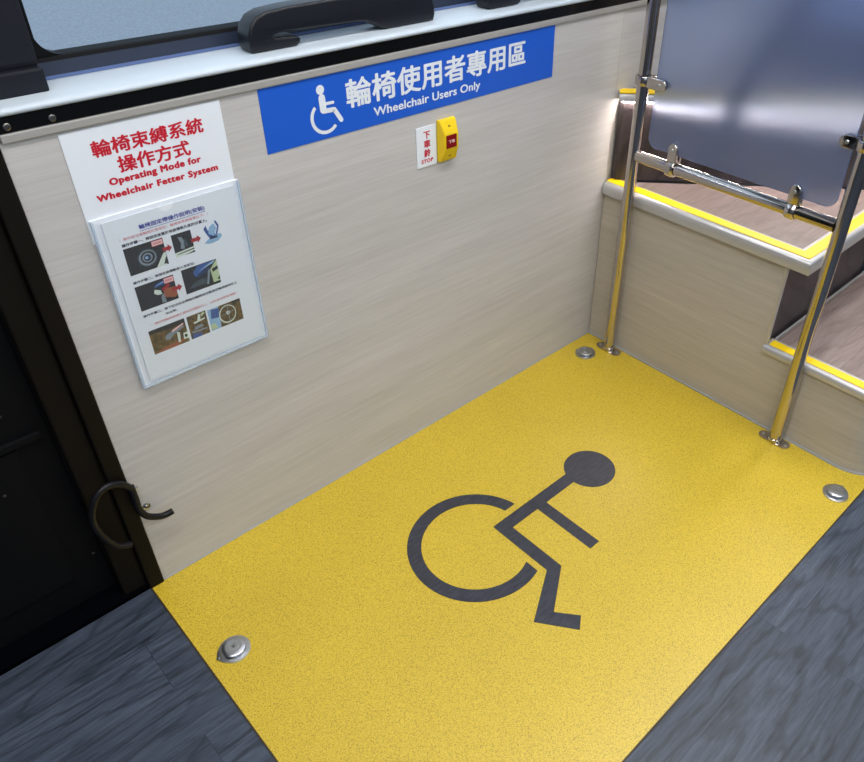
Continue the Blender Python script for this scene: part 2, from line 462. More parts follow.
# the rest of the cabin: far side, ends and ceiling
struct('ceiling', box(XL, XR, YF, 0.12, 2.25, 2.32), m_ceiling)
struct('wall_right', box(XL, XR, YF - 0.06, YF, -0.06, 0.85), m_cabin)
struct('wall_right', box(XL, XR, YF - 0.06, YF, 1.85, 2.32), m_cabin)
w2 = struct('window_2', box(XL, XR, YF - 0.055, YF + 0.004, 0.85, 0.90), m_black)
obj('window_pane', box(XL, XR, YF - 0.03, YF - 0.025, 0.90, 1.85), m_glass, w2)
struct('wall_back', box(XR, XR + 0.06, YF, 0.12, -0.06, 2.32), m_cabin)
struct('wall_front', box(XL - 0.06, XL, YF, 0.12, -0.06, 2.32), m_cabin)
struct('ground', box(-14, 14, 0.5, 24, -0.92, -0.90), m_asphalt)
struct('ground', box(-14, 14, -24, YF - 0.5, -0.92, -0.90), m_asphalt)
for yy in (-0.62, -1.75):
    t_ = empty('ceiling_light', (-0.6, yy, 2.25))
    obj('housing', box(-2.4, 1.2, yy - 0.10, yy + 0.10, 2.215, 2.25, bev=0.006), m_white, t_)
    obj('diffuser', box(-2.35, 1.15, yy - 0.085, yy + 0.085, 2.205, 2.2155, bev=0.003), m_lamp, t_)
    tag(t_, 'long ceiling lamp ' + ('nearer the window wall' if yy > -1 else 'on the far side of the cabin'), 'lamp')

# ------------------------------------------------------------------ yellow wheelchair bay with its symbol
L, WD = 1.300, 0.8345
bay = empty('floor_mat', (-0.65, -0.4, 0))
zt = 0.0015
rr = [(-L, -0.0005), (-L, -WD), (0.028, -WD)] + [(0.03, -0.83), (0.012, -0.806), (-0.002, -0.785), (-0.0075, -0.76), (-0.0075, -0.004)]
obj('mat_sheet', prism(rr, 0.0001, zt), m_yellow, bay)
sb = bmesh.new()
add_box(sb, -L - 0.0028, -L, -WD, -0.004, 0.0001, zt); add_box(sb, -L - 0.0028, 0.028, -WD - 0.0028, -WD, 0.0001, zt)
obj('edge_seam', sb, m_symbol_edge, bay)
def symbol(z, grow, m_, name):
    bm = bmesh.new(); g_ = grow
    cx, cy = -0.777, -0.3515
    o_ = arc(cx, cy, 0.1395 + g_, 9.9, 288.4, 72); i_ = arc(cx, cy, 0.1120 - g_, 12.3, 293.2, 72)
    for k in range(72): flat_z(bm, [o_[k], o_[k + 1], i_[k + 1], i_[k]], z)
    flat_z(bm, arc(-0.436, -0.368, 0.0585 + g_, 0, 354, 59), z + 0.00006)
    def bar(a, b, w):
        a = Vector(a); b = Vector(b); d = (b - a).normalized(); n2 = Vector((-d.y, d.x)) * (w / 2 + g_); d = d * g_
        flat_z(bm, [tuple(a - d + n2), tuple(b + d + n2), tuple(b + d - n2), tuple(a - d - n2)], z)
    flat_z(bm, [(-0.718 - g_, -0.343 + g_), (-0.485, -0.343 + g_), (-0.485, -0.371 - g_), (-0.69 + g_, -0.371 - g_), (-0.69 + g_, -0.509 + 0.0 - g_ * .5), (-0.751 + g_ * .5, -0.611 + g_), (-0.774 + 0.0, -0.629 - g_), (-0.781, -0.568), (-0.718 - g_, -0.50)][:5] + [(-0.718 - g_, -0.4965)], z)
    # shin and foot
    flat_z(bm, [(-0.718 - g_, -0.4965), (-0.690 + g_, -0.509), (-0.781 + g_, -0.571 - g_), (-0.823 - g_, -0.5605)], z)
    flat_z(bm, [(-0.823 - g_, -0.5605), (-0.781 + g_, -0.571 - g_ * .2), (-0.749 + g_, -0.612), (-0.774, -0.630 - g_ * 1.3)], z)
    flat_z(bm, [(-0.613 - g_, -0.370), (-0.586 + g_, -0.370), (-0.586 + g_, -0.520 - g_), (-0.613 - g_, -0.520 - g_)], z)
    return obj(name, bm, m_, bay)
symbol(zt + 0.0002, 0.0008, m_symbol_edge, 'symbol_outline')
o = symbol(zt + 0.0004, 0.0, m_symbol, 'wheelchair_symbol'); o['label'] = 'charcoal wheelchair user symbol inlaid in the yellow floor'
tag(bay, 'speckled yellow floor covering of the wheelchair bay with a black wheelchair symbol', 'floor mat')

# ------------------------------------------------------------------ floor anchors
def anchor(x, y, rz, label):
    t_ = empty('floor_anchor', (x, y, zt))
    t_.rotation_euler = (0, 0, rz); t_.scale = (1.18, 1.18, 1.3)
    def part(name, b_, m_):
        o_ = link(name, b_, m_, t_, True, 40); return o_
    pts = [(0.0235 * math.cos(a), 0.0235 * math.sin(a)) for a in [math.radians(v) for v in range(40, 321, 8)]] + [(0.0225, -0.0110), (0.0262, -0.0035), (0.0285, 0.0), (0.0262, 0.0035), (0.0225, 0.0110)]
    part('base_plate', prism(pts, 0.0, 0.0022, bev=0.0005), m_steel)
    part('lock_ring', lathe([(0.0150, 0.0020), (0.0145, 0.0050), (0.0170, 0.0054), (0.0172, 0.0078), (0.0160, 0.0086), (0.0112, 0.0087), (0.0108, 0.0082), (0.0092, 0.0082), (0.0088, 0.0087), (0.0044, 0.0087), (0.0040, 0.0080), (0.0001, 0.0080)]), m_steel)
    part('centre_hole', lathe([(0.0026, 0.0078), (0.0024, 0.0086), (0.0014, 0.0088), (0.0002, 0.0082)], n_=20), m_boltsteel)
    part('screw', lathe([(0.0015, 0.002), (0.0013, 0.0030), (0.0002, 0.0032)], (0.0245, 0, 0), 12), m_steel)
    tag(t_, label, 'floor anchor', 'round steel floor anchors of the wheelchair bay')
anchor(-0.097, -0.065, 0.0, 'round steel floor anchor in the far corner by the wood wall')
anchor(-0.093, -0.797, math.radians(-2), 'round steel floor anchor near the grey planks, right of the second pole')
anchor(-1.252, -0.232, math.radians(176), 'round steel floor anchor at the left edge, nearest the black door')

# ------------------------------------------------------------------ steps
TZ, LZ, UZ = 0.462, 0.222, 0.682
# upper platform
up = empty('stepped_platform', (0.0, -0.38, 0))
riser_out = [(0.0, 0.43), (-0.512, 0.43)]
pt = bmesh.new()
add_box(pt, -0.006, 0.006, -0.513, -0.002, 0.002, 0.436)
def footprint(off):
    r_ = 0.090
    c_ = (-0.006 + r_, -0.755)
    a_ = [(c_[0] - (r_ - off) * math.cos(math.radians(t2)), c_[1] - (r_ - off) * math.sin(math.radians(t2))) for t2 in range(0, 91, 9)]
    return [(-0.006 + off, -0.513)] + a_ + [(0.95, c_[1] - r_ + off)]
fp = footprint(0.0)
add_prism(pt, fp + [(0.95, -0.513)], 0.002, 0.2005)
# riser narrows to a low front under the lower step, round end
obj('riser_panel', pt, m_riser, up)
obj('side_riser', box(0.0065, 0.497, -0.512, -0.500, 0.0, 0.43), m_dark_vinyl, up)
te = bmesh.new(); add_box(te, -0.0072, 0.004, -0.519, -0.5125, 0.2245, 0.433, bev=0.002)
obj('edge_trim', te, m_alu, up)
obj('base_strip', box(-0.0125, -0.0062, -0.513, -0.002, 0.0016, 0.0052, bev=0.001), m_caulk, up)
D = lambda x: -0.005 - 1.03 * x          # foot line of the diagonal step
tp = prism([(0.010, -0.0190), (0.010, -0.545), (0.520, -0.545)], 0.437, TZ)
obj('tread', tp, m_tread, up)
def nosing(profile, path, m_, name, parent, smooth=True):
    """profile: (inward, z) pairs swept along a path of (x,y) with mitred corners; inward is to the left of travel"""
    bm = bmesh.new(); rings = []
    path = [Vector(p) for p in path]
    for i, p in enumerate(path):
        d0 = (p - path[i - 1]).normalized() if i > 0 else (path[1] - p).normalized()
        d1 = (path[i + 1] - p).normalized() if i < len(path) - 1 else d0
        n0 = Vector((-d0.y, d0.x)); n1 = Vector((-d1.y, d1.x)); mt = (n0 + n1); mt = mt / (mt.dot(n0))
        rings.append([bm.verts.new((p.x + mt.x * a, p.y + mt.y * a, z)) for a, z in profile])
    k = len(profile)
    for a, b in zip(rings, rings[1:]):
        for j in range(k): bm.faces.new((a[j], a[(j + 1) % k], b[(j + 1) % k], b[j]))
    bm.faces.new(rings[0][::-1]); bm.faces.new(rings[-1])
    bmesh.ops.recalc_face_normals(bm, faces=bm.faces)
    return obj(name, bm, m_, parent, smooth=smooth, angle=40)
nose = [(0.010, 0.4365), (-0.004, 0.430), (-0.009, 0.432), (-0.0095, 0.448), (-0.008, 0.456), (-0.004, 0.461), (0.001, 0.4635), (0.0285, 0.4645), (0.0345, 0.4642), (0.0365, 0.4625), (0.0365, 0.4365)]
pth = [(-0.007, -0.003), (-0.007, -0.560), (0.500, -0.560)]
# clip the tread under the nosing: nosing sits in front of it
nosing([(a, z) for a, z in nose], pth, m_alu, 'nosing', up)
nosing([(0.0015, 0.4640), (0.0015, 0.4652), (0.0275, 0.4656), (0.0275, 0.4643)], [(-0.007, -0.004), (-0.007, -0.560), (0.499, -0.560)], m_safety, 'safety_strip', up, False)

# lower step in front of the camera-side riser
lo = up
nosing([(-0.0065, 0.0016), (-0.0005, 0.0016), (-0.0005, 0.005), (-0.0055, 0.005)], [(-0.006, -0.5135)] + fp[1:], m_caulk, 'base_strip', lo)
lt = footprint(0.036)
obj('tread', prism([(0.0305, -0.5205)] + lt[1:] + [(0.95, -0.5205)], 0.201, LZ), m_tread, lo)
nosing([(0.03, 0.201), (-0.001, 0.201), (-0.006, 0.203), (-0.0065, 0.213), (-0.004, 0.220), (0.0, 0.2225), (0.0045, 0.2232), (0.0300, 0.2238), (0.0355, 0.2235), (0.0358, 0.222), (0.0358, 0.201)], [(-0.006, -0.5135)] + fp[1:], m_alu, 'nosing', lo)
nosing([(0.0045, 0.2234), (0.0045, 0.2246), (0.0275, 0.2250), (0.0275, 0.2240)], [(-0.006, -0.522)] + fp[1:], m_safety, 'safety_strip', lo, False)
obj('cove_strip', box(0.031, 0.95, -0.524, -0.5195, LZ + 0.0002, LZ + 0.004), m_caulk, lo)
tag(up, 'wood fronted two level step with yellow edge strips beside the yellow bay', 'step')

# diagonal seat platform behind the screen
di = empty('seat_platform', (0.5, -0.2, 0))
q = [(0.006, D(0.006)), (0.92, D(0.92)), (0.97, -0.96), (0.97, -0.003), (0.006, -0.003)]
q = [(0.012, D(0.012)), (0.93, D(0.93)), (0.97, -0.95), (0.97, -0.003), (0.012, -0.003)]
obj('riser_panel', prism(q, TZ + 0.0045, 0.663), m_dark_vinyl, di)
q2 = [(0.035, D(0.012) - 0.0), (0.94, D(0.93)), (0.97, -0.95), (0.97, -0.003), (0.040, -0.003)]
obj('tread', prism(q2, 0.6635, UZ), m_tread, di)
u = Vector((0.696, -0.718))
p0 = Vector((0.000, -0.003)); p1 = Vector((0.93, D(0.93)))
nosing([(0.02, 0.6645), (-0.014, 0.6645), (-0.018, 0.6665), (-0.018, 0.676), (-0.014, 0.681), (0.0, 0.6835), (0.030, 0.6835), (0.030, 0.6645)], [(0.006, -0.004), (0.93, D(0.93) + 0.01)], m_alu, 'nosing', di)
nosing([(-0.010, 0.6828), (-0.010, 0.6850), (0.022, 0.6852), (0.022, 0.6838)], [(0.006, -0.005), (0.93, D(0.93) + 0.01)], m_safety, 'safety_strip', di, False)
nosing([(-0.0110, 0.6618), (-0.0110, 0.6643), (-0.002, 0.6643), (-0.002, 0.6618)], [(0.012, -0.010), (0.93, D(0.93) + 0.01)], m_led, 'led_strip', di, False)
tag(di, 'diagonal higher step with a glowing strip under its white nosing, behind the screen', 'step')

# passenger seat on the seat platform, seen only blurred through the screen
se = empty('passenger_seat', (0.74, -0.26, UZ + 0.004))
sx, sy = 0.74, -0.26
obj('pedestal', box(sx - 0.07, sx + 0.15, sy - 0.13, sy + 0.13, 0.684, 0.80, bev=0.01), m_seat_shell, se)
obj('seat_cushion', box(sx - 0.21, sx + 0.20, sy - 0.21, sy + 0.21, 0.80, 0.90, bev=0.03, seg=4), m_seat, se, smooth=True)
obj('backrest', prism([(sx + 0.12, 0.88), (sx + 0.22, 0.88), (sx + 0.30, 1.46), (sx + 0.22, 1.48)], sy - 0.21, sy + 0.21, axis='y', bev=0.02, seg=3), m_seat, se, smooth=True)
tag(se, 'blue passenger seat blurred behind the frosted screen', 'seat')
sp = empty('support_pole', (0.142, -0.160, 0.55))
obj('pole', tube(catmull([(0.148, -0.187, 0.552), (0.144, -0.202, 0.556), (0.146, -0.211, 0.580), (0.155, -0.221, 0.640), (0.172, -0.236, 0.745), (0.218, -0.282, 0.900), (0.30, -0.366, 1.16), (0.38, -0.446, 1.42)], 5), 0.0215), m_darkmetal, sp, smooth=True)
tag(sp, 'dark slanted pole blurred behind the frosted screen', 'pole')

# ------------------------------------------------------------------ handrail partition
PX, P1, P2 = -0.0335, -0.0965, -0.611
RP = 0.0142
ha = empty('handrail_partition', (PX, (P1 + P2) / 2, zt))
for yy in (P1, P2):
    po_ = obj('pole', tube([(PX, yy, 0.004), (PX, yy, 1.9)], RP, 32), m_chrome, ha, smooth=True)
    fl = bmesh.new()
    pts = [(PX + 0.0155 * math.cos(a), yy + (0.024 if math.sin(a) >= 0 else -0.024) + 0.0155 * math.sin(a)) for a in [math.radians(v) for v in range(0, 360, 12)]]
    add_prism(fl, pts, zt + 0.0001, 0.0052, bev=0.0012)
    add_lathe(fl, [(0.0172, 0.005), (0.0168, 0.013), (0.0145, 0.0145)], (PX, yy, 0), 28)
    f_ = obj('base_flange', fl, m_chrome, ha, smooth=True)
    for s_ in (-1, 1):
        obj('screw', lathe([(0.0042, 0.005), (0.0036, 0.0070), (0.0005, 0.0074)], (PX, yy + s_ * 0.029, 0), 16), m_steel, f_, smooth=True)
BZ = 0.5665
obj('crossbar', tube([(PX, P1 - 0.012, BZ), (PX, P2 + 0.012, BZ)], 0.0140, 28), m_chrome, ha, smooth=True)
# frosted sheet with rounded corners
def rrect(y0, y1, z0, z1, r_):
    o_ = []
    for cx_, cz_, a0 in ((y1 - r_, z1 - r_, 0), (y0 + r_, z1 - r_, 90), (y0 + r_, z0 + r_, 180), (y1 - r_, z0 + r_, 270)):
        o_ += arc(cx_, cz_, r_, a0, a0 + 90, 8)
    return o_
sh = prism(rrect(-0.588, -0.1315, 0.5975, 1.62, 0.024), PX - 0.0030, PX + 0.0030, axis='x', bev=0.0016)
sh.normal_update()
for f_ in sh.faces:
    if abs(f_.normal.x) < 0.9: f_.material_index = 1
m_sheet_edge = mat('polished_sheet_edge', srgb(120, 146, 200), 0.15, spec=0.8)
sheet = obj('frosted_screen', sh, [m_frost, m_sheet_edge], ha, smooth=True); sheet['label'] = 'frosted translucent plastic sheet with rounded corners'
def clamp(y, z, vertical):
    """collar round a tube plus a jaw that grips the sheet"""
    bm = bmesh.new()
    rt = RP if not vertical else 0.0140
    if vertical:    # collar on the crossbar, jaw pointing up
        prof = [(rt + 0.0008, -0.010), (rt + 0.0044, -0.010), (rt + 0.0056, -0.008), (rt + 0.0056, 0.008), (rt + 0.0044, 0.010), (rt + 0.0008, 0.010)]
        rings = []
        n_ = 32
        for r_, h in prof: rings.append([bm.verts.new((PX + r_ * math.cos(2 * PI * k / n_), y + h, z + r_ * math.sin(2 * PI * k / n_))) for k in range(n_)])
        rings.append(rings[0])
        for a, b in zip(rings, rings[1:]):
            for k in range(n_): bm.faces.new((a[k], a[(k + 1) % n_], b[(k + 1) % n_], b[k]))
        bmesh.ops.recalc_face_normals(bm, faces=bm.faces)
        for s_ in (-1, 1):
            x0 = PX + s_ * 0.0031; x1 = PX + s_ * 0.0120
            pts = [(y - 0.0125, z + rt + 0.002), (y + 0.0125, z + rt + 0.002)] + arc(y, z + 0.046, 0.0125, 0, 180, 14)
            add_prism(bm, pts, min(x0, x1), max(x0, x1), axis='x', bev=0.0035, seg=3)
    else:
        s0 = -1 if y > -0.3 else 1           # direction towards the sheet
        prof = [(rt + 0.0008, -0.010), (rt + 0.0044, -0.010), (rt + 0.0056, -0.008), (rt + 0.0056, 0.008), (rt + 0.0044, 0.010), (rt + 0.0008, 0.010)]
        rings = []; n_ = 32
        for r_, h in prof: rings.append([bm.verts.new((PX + r_ * math.cos(2 * PI * k / n_), y + r_ * math.sin(2 * PI * k / n_), z + h)) for k in range(n_)])
        rings.append(rings[0])
        for a, b in zip(rings, rings[1:]):
            for k in range(n_): bm.faces.new((a[k], a[(k + 1) % n_], b[(k + 1) % n_], b[k]))
        bmesh.ops.recalc_face_normals(bm, faces=bm.faces)
        ln = 0.055 if y > -0.3 else 0.038
        for s_ in (-1, 1):
            x0 = PX + s_ * 0.0031; x1 = PX + s_ * 0.0120
            ya = y + s0 * (rt + 0.002); yb = y + s0 * ln
            a0 = 90 if s0 < 0 else 270
            pts = [(ya, z - 0.0125), (ya, z + 0.0125)] + arc(yb, z, 0.0125, 90, 270 if s0 < 0 else -90, 14)
            add_prism(bm, pts, min(x0, x1), max(x0, x1), axis='x', bev=0.0035, seg=3)
    cl = obj('clamp', bm, m_chrome, ha, smooth=True)
    yb = y if vertical else y + s0 * (ln - 0.004)
    zb = z + 0.044 if vertical else z
    obj('bolt', lathe([(0.0040, -0.0118), (0.0040, -0.0132), (0.0030, -0.0140), (0.0003, -0.0140)], (PX, yb, zb), 16, 'x'), m_steel, cl, smooth=True)
clamp(-0.206, BZ, True); clamp(-0.505, BZ, True)
clamp(P1, 0.739, False); clamp(P2, 0.734, False)
clamp(P1, 1.45, False); clamp(P2, 1.45, False)
tag(ha, 'polished steel handrail with two poles, crossbar and a frosted screen', 'handrail')

# ------------------------------------------------------------------ blue banner
bn = obj('wheelchair_banner', box(-0.913, -0.2335, -0.0010, -0.0001, 0.7605, 0.8635), m_banner, origin=(-0.573, 0, 0.81))
tag(bn, 'long blue sticker reading Wheelchair Users Only with a white wheelchair icon, below the window', 'sign')
yl = -0.0013
obj('lettering', text_bm('輪椅使用者專用區', -0.7545, -0.318, 0.800, 0.8495, yl, bold=0.030, spacing=1.03), m_lettering_white, bn)
obj('lettering', text_bm('Wheelchair Users Only', -0.700, -0.4435, 0.7712, 0.7920, yl, bold=0.030, spacing=1.02), m_lettering_white, bn)
ic = bmesh.new()
flat_y(ic, arc(-0.803, 0.8425, 0.0078, 0, 345, 23), yl)
def strip(bm, pts, w, y, mi=0):
    for a, b in zip(pts, pts[1:]):
        a = Vector(a); b = Vector(b); d = (b - a).normalized(); n2 = Vector((-d.y, d.x)) * w / 2
        flat_y(bm, [tuple(a + n2), tuple(b + n2), tuple(b - n2), tuple(a - n2)], y, mi)
    for a in pts: flat_y(bm, arc(a[0], a[1], w / 2, 0, 340, 17), y + 0.00002 * (1 if mi else 1), mi)
strip(ic, [(-0.8015, 0.8290), (-0.8010, 0.8095)], 0.0125, yl)
strip(ic, [(-0.800, 0.8185), (-0.781, 0.8180)], 0.0052, yl - 0.00005)
strip(ic, [(-0.8010, 0.8070), (-0.7800, 0.8060), (-0.7680, 0.7860)], 0.0080, yl - 0.0001)
ao = arc(-0.799, 0.797, 0.0285, 132, 318, 40); ai = arc(-0.799, 0.797, 0.0225, 132, 318, 40)
for k in range(40): flat_y(ic, [ao[k], ao[k + 1], ai[k + 1], ai[k]], yl)
o = obj('wheelchair_icon', ic, m_lettering_white, bn); o['label'] = 'white wheelchair user icon'

# ------------------------------------------------------------------ title sheet
ts = obj('title_notice', box(-1.206, -0.977, -0.0012, -0.0001, 0.700, 0.8610), m_paper, origin=(-1.09, 0, 0.80))
tag(ts, 'white notice with large red Chinese and English title on the wood wall', 'notice')
obj('lettering', text_bm('輪椅束縛系統', -1.1715, -1.0095, 0.8200, 0.8440, -0.0015, bold=0.034), m_red, ts)
obj('lettering', text_bm('操作方式', -1.1430, -1.0360, 0.7915, 0.8160, -0.0015, bold=0.034), m_red, ts)
obj('lettering', text_bm('Operating Mode for', -1.161, -1.0235, 0.7742, 0.7885, -0.0015, bold=0.065, spacing=1.12), m_red, ts)
obj('lettering', text_bm('Wheelchair Fetter System', -1.1835, -1.000, 0.7555, 0.7692, -0.0015, bold=0.065, spacing=1.12), m_red, ts)

# ------------------------------------------------------------------ clear sleeve with the instruction sheet
sl = empty('document_sleeve', (-1.09, 0, 0.437))
obj('backing', box(-1.2035, -0.9735, -0.0040, -0.0013, 0.4370, 0.7365, bev=0.0005), m_paper, sl)
sf = bmesh.new()
nz = arc(-1.095, 0.7345, 0.0125, 180, 360, 14)
pts = [(-1.200, 0.440), (-0.977, 0.440), (-0.977, 0.7335), (-1.0825, 0.7335)] + nz[::-1][1:-1] + [(-1.1075, 0.7335), (-1.200, 0.7335)]
add_prism(sf, pts, -0.0088, -0.0080, axis='y')
obj('front_cover', sf, m_sleeve, sl)
ed = bmesh.new()
add_box(ed, -1.2035, -1.2000, -0.0095, -0.0040, 0.4370, 0.7365, bev=0.0006)
add_box(ed, -0.9770, -0.9735, -0.0095, -0.0040, 0.4370, 0.7365, bev=0.0006)
add_box(ed, -1.2000, -0.9770, -0.0095, -0.0040, 0.4370, 0.4405, bev=0.0006)
obj('rim', ed, m_sleeve_edge, sl)
tag(sl, 'clear plastic wall sleeve holding the printed instruction sheet', 'document holder')
YP = -0.0062
pg = obj('instruction_sheet', box(-1.1895, -0.9835, YP, -0.0050, 0.4450, 0.7300), m_page, origin=(-1.09, -0.0045, 0.59))
tag(pg, 'printed instruction sheet with small photos and red arrows inside the clear sleeve', 'instruction sheet')
yt = YP - 0.0002
obj('lettering', text_bm('輪椅固定帶操作說明(安裝)', -1.1405, -1.037, 0.7035, 0.7125, yt, bold=0.030), m_blueink, pg)
obj('underline', box(-1.1405, -1.037, yt - 0.0001, YP, 0.7020, 0.7026), m_blueink, pg)
obj('lettering', text_bm('！操作前注意輪椅位置固定，輪椅煞車請確實拉下！！', -1.172, -1.034, 0.6945, 0.6995, yt, bold=0.0), m_redfine, pg)
obj('lettering', text_bm('操作步驟一、將固定座置於地面導軌孔座的位置上。', -1.1715, -1.0375, 0.6850, 0.6905, yt, bold=0.035), m_blackink, pg)
obj('lettering', text_bm('操作步驟二、將固定座轉動嵌入至定位。', -1.1715, -1.072, 0.6215, 0.6265, yt, bold=0.035), m_blackink, pg)
obj('lettering', text_bm('操作步驟三、將下扣式安全帶鉤住輪椅並拉緊固定輪椅後再扣上', -1.1715, -1.0100, 0.5615, 0.5665, yt, bold=0.035), m_blackink, pg)
obj('lettering', text_bm('安全帶。', -1.1370, -1.1180, 0.5530, 0.5575, yt, bold=0.035), m_blackink, pg)
obj('lettering', text_bm('！請依照輪椅前後位置共四個點扣上，以免造成乘客滑動！', -1.1630, -1.0150, 0.5425, 0.5475, yt, bold=0.0), m_redfine, pg)
PM = [mat('print_black', srgb(24, 28, 36), 0.5), mat('print_grey', srgb(120, 134, 144), 0.5), mat('print_white', srgb(206, 220, 208), 0.5),
      mat('print_blue', srgb(50, 86, 150), 0.5), mat('print_olive', srgb(84, 72, 34), 0.5), mat('print_orange', srgb(150, 84, 56), 0.5),
      mat('print_darkblue', srgb(32, 48, 86), 0.5), mat('print_red', srgb(160, 24, 40), 0.5), mat('print_palegreen', srgb(182, 200, 160), 0.5), m_pink,
      mat('print_slate', srgb(58, 72, 84), 0.5), mat('print_sky', srgb(140, 180, 214), 0.5)]
n = N(PM[4]); n.link(n.ramp(n.noise(n.coords(), 160, 3), [(0.35, srgb(58, 50, 24)), (0.7, srgb(120, 92, 46))]), n.p.inputs['Base Color'])
def photo(x0, x1, z0, z1, base, shapes, label):
    """shapes: (material index, [(u,v)...]) in 0..1 of the picture"""
    bm = bmesh.new(); y = yt
    flat_y(bm, [(x0, z0), (x1, z0), (x1, z1), (x0, z1)], y, base)
    for k, (mi, pts) in enumerate(shapes):
        flat_y(bm, [(x0 + u_ * (x1 - x0), z0 + v_ * (z1 - z0)) for u_, v_ in pts], y - 0.00003 * (k + 1), mi)
    o_ = obj('photo_print', bm, PM, pg); o_['label'] = label
def ell(cx, cy, rx, ry, n_=20): return [(cx + rx * math.cos(2 * PI * k / n_), cy + ry * math.sin(2 * PI * k / n_)) for k in range(n_)]
photo(-1.1715, -1.1115, 0.6370, 0.6820, 0, [
    (2, [(0.68, 0.0), (0.95, 0.0), (1.0, 0.45), (0.93, 0.45)]), (0, [(0.88, 0.04), (1.0, 0.04), (0.97, 0.3)]),
    (10, ell(0.52, 0.46, 0.25, 0.32)), (1, ell(0.52, 0.46, 0.22, 0.28)), (0, ell(0.53, 0.47, 0.18, 0.23)), (1, ell(0.52, 0.47, 0.13, 0.17)), (6, ell(0.52, 0.46, 0.09, 0.12)), (11, ell(0.50, 0.47, 0.04, 0.05))],
    'small printed photo of a round floor socket')
photo(-1.0985, -1.0670, 0.6420, 0.6805, 0, [
    (2, [(0.0, 0.0), (1.0, 0.0), (1.0, 0.26), (0.0, 0.20)]), (0, [(0.45, 0.0), (1.0, 0.0), (1.0, 0.08)]), (0, [(0.1, 0.10), (1, 0.14), (1, 0.19), (0.1, 0.13)]),
    (1, [(0.32, 0.32), (0.5, 0.28), (0.62, 0.5), (0.5, 0.8), (0.3, 0.85), (0.4, 0.55)]), (10, [(0.5, 0.4), (0.75, 0.35), (0.6, 0.75)])],
    'small printed photo of a dark locking knob')
photo(-1.1715, -1.1105, 0.5735, 0.6170, 0, [
    (3, [(0.45, 0.72), (1.0, 0.80), (1.0, 0.92), (0.55, 0.86)]), (6, [(0.4, 0.88), (1, 0.98), (1, 0.9)]), (11, [(0.45, 0.76), (0.8, 0.86), (0.78, 0.90)]),
    (5, [(0.62, 0.26), (0.92, 0.10), (1.0, 0.18), (0.98, 0.52), (0.7, 0.58)]), (2, [(0.42, 0.52), (0.50, 0.42), (0.62, 0.40), (0.60, 0.56), (0.46, 0.66)]),
    (1, [(0.56, 0.06), (0.68, 0.02), (0.66, 0.40), (0.58, 0.34)]), (7, [(0.66, 0.50), (0.86, 0.62), (0.84, 0.74), (0.64, 0.60)])],
    'small printed photo of straps and an orange block')
photo(-1.0970, -1.0370, 0.5745, 0.6185, 0, [
    (3, [(0.35, 0.55), (0.92, 0.97), (0.45, 0.97), (0.3, 0.75)]), (11, [(0.45, 0.74), (0.97, 1.0), (0.9, 0.88)]), (6, [(0.4, 0.5), (0.75, 0.62), (0.8, 0.8), (0.4, 0.62)]),
    (8, [(0.80, 0.10), (1.0, 0.10), (1.0, 0.98), (0.78, 0.66)]), (0, [(0.84, 0.52), (1.0, 0.60), (1.0, 0.72), (0.82, 0.66)]), (0, [(0.92, 0.18), (1, 0.14), (1, 0.32)]),
    (1, [(0.60, 0.12), (0.66, 0.10), (0.78, 0.66), (0.72, 0.68)]), (10, [(0.1, 0.18), (0.6, 0.16), (0.62, 0.40), (0.45, 0.42), (0.2, 0.30)])],
    'small printed photo of a blue strap on a bracket')
photo(-1.1710, -1.1115, 0.4905, 0.5355, 4, [
    (0, [(0.0, 0.85), (1.0, 0.78), (1.0, 1.0), (0.0, 1.0)]), (5, [(0.0, 0.0), (0.7, 0.0), (1.0, 0.22), (0.3, 0.14)]),
    (1, [(0.38, 0.42), (0.5, 0.36), (0.62, 0.50), (0.95, 0.66), (0.92, 0.74), (0.55, 0.66), (0.40, 0.58)]), (2, [(0.70, 0.12), (0.76, 0.10), (0.80, 0.50), (0.72, 0.56)]),
    (2, [(0.86, 0.16), (1.0, 0.14), (1.0, 0.42), (0.88, 0.42)]), (0, ell(0.94, 0.28, 0.04, 0.07, 12)), (9, [(0.6, 0.62), (0.95, 0.78), (0.95, 0.84), (0.6, 0.7)])],
    'small printed photo of a strap on brown floor')
photo(-1.1075, -1.0745, 0.4910, 0.5350, 4, [
    (2, [(0.5, 0.70), (0.62, 0.62), (0.72, 0.9), (0.6, 0.96)]), (2, [(0.3, 0.60), (0.9, 0.66), (0.9, 0.72), (0.3, 0.68)]), (8, [(0.74, 0.8), (0.95, 0.9), (0.9, 0.98), (0.74, 0.92)]),
    (1, [(0.25, 0.34), (0.75, 0.38), (0.7, 0.5), (0.3, 0.48)]), (3, [(0.1, 0.0), (0.6, 0.0), (0.6, 0.14), (0.1, 0.2)]), (1, [(0.1, 0.24), (0.9, 0.22), (0.9, 0.28), (0.1, 0.32)])],
    'small printed photo of belt hooks')
photo(-1.0715, -1.0120, 0.4915, 0.5330, 4, [
    (11, [(0.0, 0.0), (0.30, 0.0), (0.34, 1.0), (0.0, 1.0)]), (3, [(0.06, 0.55), (0.3, 0.5), (0.34, 0.92), (0.1, 0.96)]), (8, [(0.0, 0.05), (0.2, 0.05), (0.16, 0.3), (0.0, 0.3)]),
    (2, ell(0.56, 0.5, 0.26, 0.42, 24)), (4, ell(0.565, 0.51, 0.23, 0.37, 24)), (2, ell(0.58, 0.55, 0.06, 0.09, 12)), (1, [(0.58, 0.1), (0.60, 0.1), (0.60, 0.9), (0.58, 0.9)]), (1, [(0.35, 0.5), (0.8, 0.56), (0.8, 0.59), (0.35, 0.53)]),
    (0, [(0.75, 0.88), (1.0, 0.9), (1.0, 1.0), (0.72, 1.0)])],
    'small printed photo of a wheelchair wheel')
